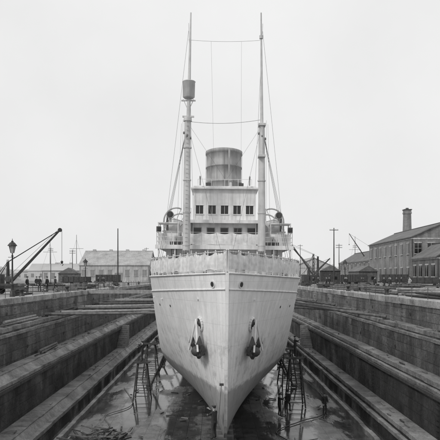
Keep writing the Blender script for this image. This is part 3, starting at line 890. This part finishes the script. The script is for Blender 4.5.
handcart(-22.5,84,.8); handcart(20.6,81,1.4); handcart(24,63,-.6); handcart(-19,99,2.)
def barrels(x,y,n):
    b=MB()
    for k in range(n):
        px=(k%3)*.65+random.uniform(-.05,.05); py=(k//3)*.65
        b.lathe((px,py,0),[(.01,0),(.24,0),(.29,.25),(.3,.42),(.29,.6),(.24,.85),(.22,.82),(.01,.82)],14,0)
        for z in(.12,.3,.55,.73): b.lathe((px,py,z),[(.275+.025*(z>.2 and z<.6),0),(.285+.025*(z>.2 and z<.6),.03)],14,1)
    b.done('barrels',[M_wood,M_black],loc=(x,y,ZQ))
barrels(17.3,73,6); barrels(21,66,4); barrels(-18,76.5,5); barrels(26,80,6); barrels(-25.5,94,6); barrels(18.4,104,5)
def plates(x,y,rz):
    b=MB()
    for k in range(9): b.box((random.uniform(-.2,.2),random.uniform(-.2,.2),.06+.1*k),(2.4,1.6,.05),k%2,rz=random.uniform(-.06,.06))
    b.done('plate_stack',[M_iron,M_wooddk],loc=(x,y,ZQ),rz=rz)
plates(22.5,72.5,.2); plates(19,59,.1); plates(-23,79,.3); plates(28,89,0)
def hut(x,y,w,d,h,mat,rz=0):
    b=MB(); b.box((0,0,h/2),(w,d,h),0)
    b.add([(-w/2-.2,-d/2-.2,h),(w/2+.2,-d/2-.2,h),(w/2+.2,d/2+.2,h),(-w/2-.2,d/2+.2,h),(0,-d/2-.2,h+w*.3),(0,d/2+.2,h+w*.3)],[(0,1,4),(2,3,5),(0,4,5,3),(1,2,5,4)],1)
    b.box((-w*.15,-d/2-.03,1.0),(.8,.08,2.0),2); b.box((w*.25,-d/2-.03,1.5),(.6,.08,.6),3)
    for k in range(int(w/.3)): b.box((-w/2+.15+k*.3,-d/2-.01,h/2),(.03,.03,h),2)
    b.done('timber_hut',[mat,M_slate,M_wooddk,M_glass],loc=(x,y,ZQ),rz=rz)
hut(-30,124,4,4,2.4,M_wood,.1); hut(24.5,128,4,4,3,M_wooddk,-.1); hut(30,122,4,5,2.8,M_wood,.2)

def derrick(x,y,h,jx,jz,rz=0,r=.12):
    b=MB(); b.box((0,0,.5),(2.2,2.2,1.0),1)
    b.box((-.7,0,1.5),(1.1,1.4,1.3),0)
    for dx in(-.2,.2):
        for dy in(-.2,.2): b.bar((dx,dy,1),(dx*.5,dy*.5,h),.1,.1,0)
    n=int(h/.8)
    for k in range(n):
        z0=1+k*(h-1)/n; z1=1+(k+1)*(h-1)/n; s_=1 if k%2 else -1
        b.bar((-.18*s_,-.18,z0),(.18*s_,-.18,z1),.05,.05,0); b.bar((-.18*s_,.18,z0),(.18*s_,.18,z1),.05,.05,0)
    A=Vector((.3,0,1.6)); B=Vector((jx,0,jz))
    for dy in(-1,1):
        b.bar(A+Vector((0,dy*.35,.15)),B+Vector((0,dy*.05,.05)),.08,.08,0); b.bar(A+Vector((0,dy*.35,-.2)),B+Vector((0,dy*.05,-.05)),.08,.08,0)
    for k in range(9):
        p=A.lerp(B,k/9); q=A.lerp(B,(k+1)/9); w=lerp(.35,.05,k/9); b.bar(p+Vector((0,-w,-.15)),q+Vector((0,w,.1)),.04,.04,0); b.bar(p+Vector((0,w,.15)),q+Vector((0,-w,-.1)),.04,.04,0)
    b.cyl((0,0,h),tuple(B),.025,.025,5,0); b.cyl((0,0,h),(-2.6,0,1),.04,.04,5,0)
    b.cyl(tuple(B),(B.x,0,B.z-3),.02,.02,5,0); b.sph((B.x,0,B.z-3.1),.15,0)
    b.done('derrick_crane',[M_iron,M_wooddk],loc=(x,y,ZQ),rz=rz)
derrick(20.5,125,6.5,-4.5,8.5,0); derrick(24,140,6.5,-7,9,.3); derrick(46,170,9,-8,14,.0); derrick(17.5,112,3.5,4.2,5.2,.2)

# ---------------------------------------------------------------- buildings
def building(name,x0,x1,y0,y1,h,rise,ridge,wm,rm,rows=2,nwx=4,nwy=8,chim=None,door=True,roofover=.3,glass=None):
    e=empty(name)
    b=MB(); W=x1-x0; D=y1-y0; z0=ZQ-.05; zt=ZQ+h
    b.box(((x0+x1)/2,(y0+y1)/2,(z0+zt)/2),(W,D,zt-z0),0)
    if ridge=='y': b.add([(x0,y0,zt),(x1,y0,zt),((x0+x1)/2,y0,zt+rise),(x0,y1,zt),(x1,y1,zt),((x0+x1)/2,y1,zt+rise)],[(0,1,2),(4,3,5)],0)
    else: b.add([(x0,y0,zt),(x0,y1,zt),(x0,(y0+y1)/2,zt+rise),(x1,y0,zt),(x1,y1,zt),(x1,(y0+y1)/2,zt+rise)],[(1,0,2),(3,4,5)],0)
    b.box(((x0+x1)/2,(y0+y1)/2,zt-.25),(W+.16,D+.16,.25),1)
    b.box(((x0+x1)/2,(y0+y1)/2,ZQ+.3),(W+.12,D+.12,.6),1)
    b.done('walls',[wm,M_render],e)
    b=MB(); o=roofover; t=.18
    if ridge=='y':
        xm=(x0+x1)/2; sl=rise/(W/2)
        for sx,xe in((-1,x0-o),(1,x1+o)):
            ze=zt-o*sl+.02
            P=[(xm,y0-o,zt+rise+.02),(xm,y1+o,zt+rise+.02),(xe,y1+o,ze),(xe,y0-o,ze)]
            P+= [(p[0],p[1],p[2]+t) for p in P]
            b.add(P,[(0,1,2,3),(7,6,5,4),(0,4,5,1),(1,5,6,2),(2,6,7,3),(3,7,4,0)],0)
        b.box((xm,(y0+y1)/2,zt+rise+t+.04),(.35,D+2*o,.14),1)
    else:
        ym=(y0+y1)/2; sl=rise/(D/2)
        for sx,ye in((-1,y0-o),(1,y1+o)):
            ze=zt-o*sl+.02
            P=[(x0-o,ym,zt+rise+.02),(x1+o,ym,zt+rise+.02),(x1+o,ye,ze),(x0-o,ye,ze)]
            P+= [(p[0],p[1],p[2]+t) for p in P]
            b.add(P,[(3,2,1,0),(4,5,6,7),(0,4,5,1),(1,5,6,2),(2,6,7,3),(3,7,4,0)],0)
        b.box(((x0+x1)/2,ym,zt+rise+t+.04),(W+2*o,.35,.14),1)
        n=max(2,int(W/5))
        for i in range(n): b.box((x0+W*(i+.5)/n,ym,zt+rise+.35),(1.0,.8,.7),1)
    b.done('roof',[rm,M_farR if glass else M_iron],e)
    b=MB(); fh=h/rows
    for r_ in range(rows):
        zc=ZQ+fh*(r_+.55); wh=min(1.9,fh*.5)
        for i in range(nwx):
            xx=x0+W*(i+.5)/nwx
            if door and r_==0 and i==nwx//2:
                b.box((xx,y0-.03,ZQ+1.5),(2.4,.12,3.0),2); b.box((xx,y0-.1,ZQ+1.5),(.08,.06,3.0),1); continue
            ww=min(1.2,W/nwx*.5)
            b.box((xx,y0-.02,zc),(ww,.1,wh),0); b.box((xx,y0-.07,zc-wh/2-.08),(ww+.2,.2,.14),1); b.box((xx,y0-.05,zc+wh/2+.1),(ww+.2,.12,.2),1)
            b.box((xx,y0-.08,zc),(.06,.04,wh),1); b.box((xx,y0-.078,zc),(ww,.04,.06),1)
        for side,xf in((-1,x0),(1,x1)):
            for i in range(nwy):
                yy=y0+D*(i+.5)/nwy; ww=min(1.2,D/nwy*.5)
                b.box((xf+side*.02,yy,zc),(.1,ww,wh),0); b.box((xf+side*.07,yy,zc-wh/2-.08),(.2,ww+.2,.14),1); b.box((xf+side*.05,yy,zc+wh/2+.1),(.12,ww+.2,.2),1)
                b.box((xf+side*.08,yy,zc),(.04,.06,wh),1)
    for xx in(x0+.15,x1-.15): b.cyl((xx,y0-.1,ZQ),(xx,y0-.1,zt-.3),.07,.07,8,2)
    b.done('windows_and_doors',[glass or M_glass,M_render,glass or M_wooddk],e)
    if chim:
        b=MB()
        for (cx_,cy_,w_,zt_) in chim:
            b.box((cx_,cy_,(ZQ+h*.6+zt_)/2),(w_,w_,zt_-ZQ-h*.6),0); b.box((cx_,cy_,zt_-.4),(w_+.25,w_+.25,.3),1); b.box((cx_,cy_,zt_+.05),(w_+.12,w_+.12,.14),1)
            b.cyl((cx_,cy_,zt_),(cx_,cy_,zt_+.6),w_*.25,w_*.2,10,1)
        b.done('chimneys',[wm,M_iron],e)
    return e
building('brick_workshop',36,48,110,140,9.0,2.6,'y',M_brickA,M_slate,2,5,8)
building('brick_workshop',35.5,43,96,108,5.0,2.4,'y',M_brickB,M_slate,1,3,4)
building('brick_workshop',49,62,104,120,6.5,3.,'y',M_brickB,M_slate,2,4,4)
building('brick_warehouse',40,50,153,193,6.0,3,'y',M_brickA,M_slate,2,4,8)
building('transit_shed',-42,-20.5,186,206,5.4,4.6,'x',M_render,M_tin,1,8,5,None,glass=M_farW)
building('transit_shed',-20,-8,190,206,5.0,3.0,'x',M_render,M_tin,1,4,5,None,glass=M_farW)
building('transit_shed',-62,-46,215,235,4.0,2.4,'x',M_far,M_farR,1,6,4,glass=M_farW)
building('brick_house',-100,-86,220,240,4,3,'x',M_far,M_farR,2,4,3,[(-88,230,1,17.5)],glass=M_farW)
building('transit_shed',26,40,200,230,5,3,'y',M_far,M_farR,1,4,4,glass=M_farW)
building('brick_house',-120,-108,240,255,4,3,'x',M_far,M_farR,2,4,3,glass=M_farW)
# free-standing boiler-house chimney
b=MB(); hch=18.3
for z0,z1,w0,w1 in((0,4,2.6,2.4),(4.2,hch-1.2,2.0,1.5)):
    b.bar((0,0,z0),(0,0,z1),w0,w0,0,w1,w1)
b.box((0,0,4.1),(2.6,2.6,.3),1)
b.box((0,0,hch-1.05),(1.75,1.75,.3),0); b.box((0,0,hch-.6),(1.6,1.6,.6),0); b.box((0,0,hch-.2),(1.85,1.85,.2),1)
b.cyl((0,0,hch-.1),(0,0,hch+.25),.4,.34,12,1)
b.done('brick_chimney',[M_brickA,M_iron],loc=(46.9,146.5,ZQ))
b=MB()
random.seed(11)
for k in range(80):
    side=random.choice((-1,1)); y=random.uniform(260,520); x=side*random.uniform(.04,.48)*y
    w=random.uniform(8,26); d=12; h=random.uniform(2,6)*y/360; rise=random.uniform(2,3.5)
    b.box((x,y,ZQ+h/2),(w,d,h),0)
    zt=ZQ+h
    if random.random()<.5: b.add([(x-w/2-.3,y-d/2-.3,zt),(x+w/2+.3,y-d/2-.3,zt),(x+w/2+.3,y+d/2,zt),(x-w/2-.3,y+d/2,zt),(x-w/2,y,zt+rise),(x+w/2,y,zt+rise)],[(0,1,5,4),(2,3,4,5),(0,4,3),(1,2,5)],1)
    else:
        n=max(1,int(w/8)); ww=w/n
        for i in range(n):
            xa=x-w/2+i*ww; b.add([(xa,y-d/2-.3,zt),(xa+ww,y-d/2-.3,zt),(xa+ww/2,y-d/2-.3,zt+rise),(xa,y+d/2,zt),(xa+ww,y+d/2,zt),(xa+ww/2,y+d/2,zt+rise)],[(0,1,2),(4,3,5),(0,2,5,3),(1,4,5,2)],1)
    for i in range(int(w/4)): b.box((x-w/2+2+i*4,y-d/2-.05,ZQ+h*.55),(1.2,.1,1.6),2)
    if random.random()<.25: b.cyl((x+w*.2,y,ZQ),(x+w*.2,y,zt+random.uniform(4,10)),.9,.6,10,0)
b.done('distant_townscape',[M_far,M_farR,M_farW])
for x,y,h in((-60,260,20),(-72,262,18),(70,300,22)):
    b=MB(); b.cyl((0,0,0),(0,0,h),.2,.1,8,0); b.bar((-3,0,h*.7),(3,0,h*.7),.15,.15,0)
    for s_ in(-1,1): b.cyl((0,0,h*.9),(s_*5,0,1),.03,.03,4,0)
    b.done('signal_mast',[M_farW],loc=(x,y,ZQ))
b=MB(); random.seed(5)
for k in range(46):
    x=-7.6+random.gauss(0,.9); y=39.5+random.gauss(0,.9); a=random.uniform(0,3.1); l=random.uniform(.3,1.6)
    z=.04+random.uniform(0,.28); b.bar((x-l/2*math.cos(a),y-l/2*math.sin(a),z),(x+l/2*math.cos(a),y+l/2*math.sin(a),z+random.uniform(-.02,.12)),random.uniform(.08,.2),.08,random.randint(0,1))
b.done('timber_offcuts',[M_wood,M_wooddk])
b=MB()
for k in range(110):
    x=random.uniform(-9.8,10.2); y=random.uniform(33,100)
    if abs(x-SX)<2.: continue
    l=random.uniform(.1,.8); a=random.uniform(0,3.1); b.bar((x,y,.02),(x+l*math.cos(a),y+l*math.sin(a),.04),random.uniform(.05,.14),.06,random.randint(0,2))
for k in range(120):
    sg,P=random.choice(((1,PR),(-1,PL))); i=random.choice((2,6,10)); x=P[i][0]+sg*random.uniform(.1,.6); y=random.uniform(30,110); l=random.uniform(.1,1.2); a=random.gauss(1.57,.3)
    b.bar((x,y,P[i][1]+.09),(x+l*math.cos(a)*.3,y+l*math.sin(a),P[i][1]+.1),random.uniform(.05,.14),.07,random.randint(0,2))
b.done('scattered_debris',[M_wood,M_wooddk,M_ledge])
def rope(name,pts,r,mat):
    b=MB(); P=[]
    pts=[Vector(p) for p in pts]
    for i in range(len(pts)-1):
        p0=pts[max(0,i-1)];p1=pts[i];p2=pts[i+1];p3=pts[min(len(pts)-1,i+2)]
        for k in range(8):
            t=k/8; P.append(.5*((2*p1)+(p2-p0)*t+(2*p0-5*p1+4*p2-p3)*t*t+(3*p1-p0-3*p2+p3)*t**3))
    P.append(pts[-1]); b.tube(P,r,6,0); b.done(name,[mat])
rope('hose',[(3.2,36,.06),(4.8,38,.04),(4.2,41,.04),(6.3,44,.03),(8.6,47,.0),(9.6,55,-.02),(8.9,66,-.02)],.035,M_iron)
rope('rope',[(-9.3,36,-.05),(-7.5,42,-.02),(-8.4,46,-.03),(-6.9,50,0),(-8.8,58,-.05)],.03,M_wood)
rope('rope',[(14.95,58,9.2),(14.8,57.5,8.0),(14.4,57,7.15),(14.0,57,6.2),(13.6,56.6,5.2),(13.3,56,4.55)],.03,M_wood)

# ---------------------------------------------------------------- light, world, camera
el=R(42); az=R(222)
sd=bpy.data.lights.new('sun','SUN'); sd.energy=1.5; sd.angle=R(10); sd.color=(1,.985,.96)
so=bpy.data.objects.new('sun',sd); COL.objects.link(so)
dirv=Vector((math.sin(az)*math.cos(el),math.cos(az)*math.cos(el),math.sin(el)))
so.rotation_euler=dirv.to_track_quat('Z','Y').to_euler()
w=bpy.data.worlds.new('World'); scene.world=w; w.use_nodes=True; nt=w.node_tree
bg=nt.nodes['Background']
sk=N(nt,'ShaderNodeTexSky'); sk.sky_type='NISHITA'; sk.sun_disc=False; sk.sun_elevation=el; sk.sun_rotation=az; sk.dust_density=4
bw=N(nt,'ShaderNodeRGBToBW'); nt.links.new(sk.outputs[0],bw.inputs[0])
tc=N(nt,'ShaderNodeTexCoord')
cl=noise(nt,tc.outputs['Generated'],1.6,6,.55)
over=mr(nt,cl,.3,.7,7.3,8.7)
mx=mth(nt,'ADD',mth(nt,'MULTIPLY',bw.outputs[0],.08),over)
tint(nt,mx,bg,'Color'); bg.inputs['Strength'].default_value=.100
cam=bpy.data.cameras.new('camera'); co=bpy.data.objects.new('camera',cam); COL.objects.link(co)
co.location=(0,0,ZC); co.rotation_euler=(R(90),0,0); cam.sensor_width=36; cam.lens=49.1
cam.shift_x=5/440; cam.shift_y=57/440; cam.clip_end=8000; cam.clip_start=.1
scene.camera=co
scene.view_settings.view_transform='Standard'; scene.view_settings.look='None'; scene.view_settings.exposure=0
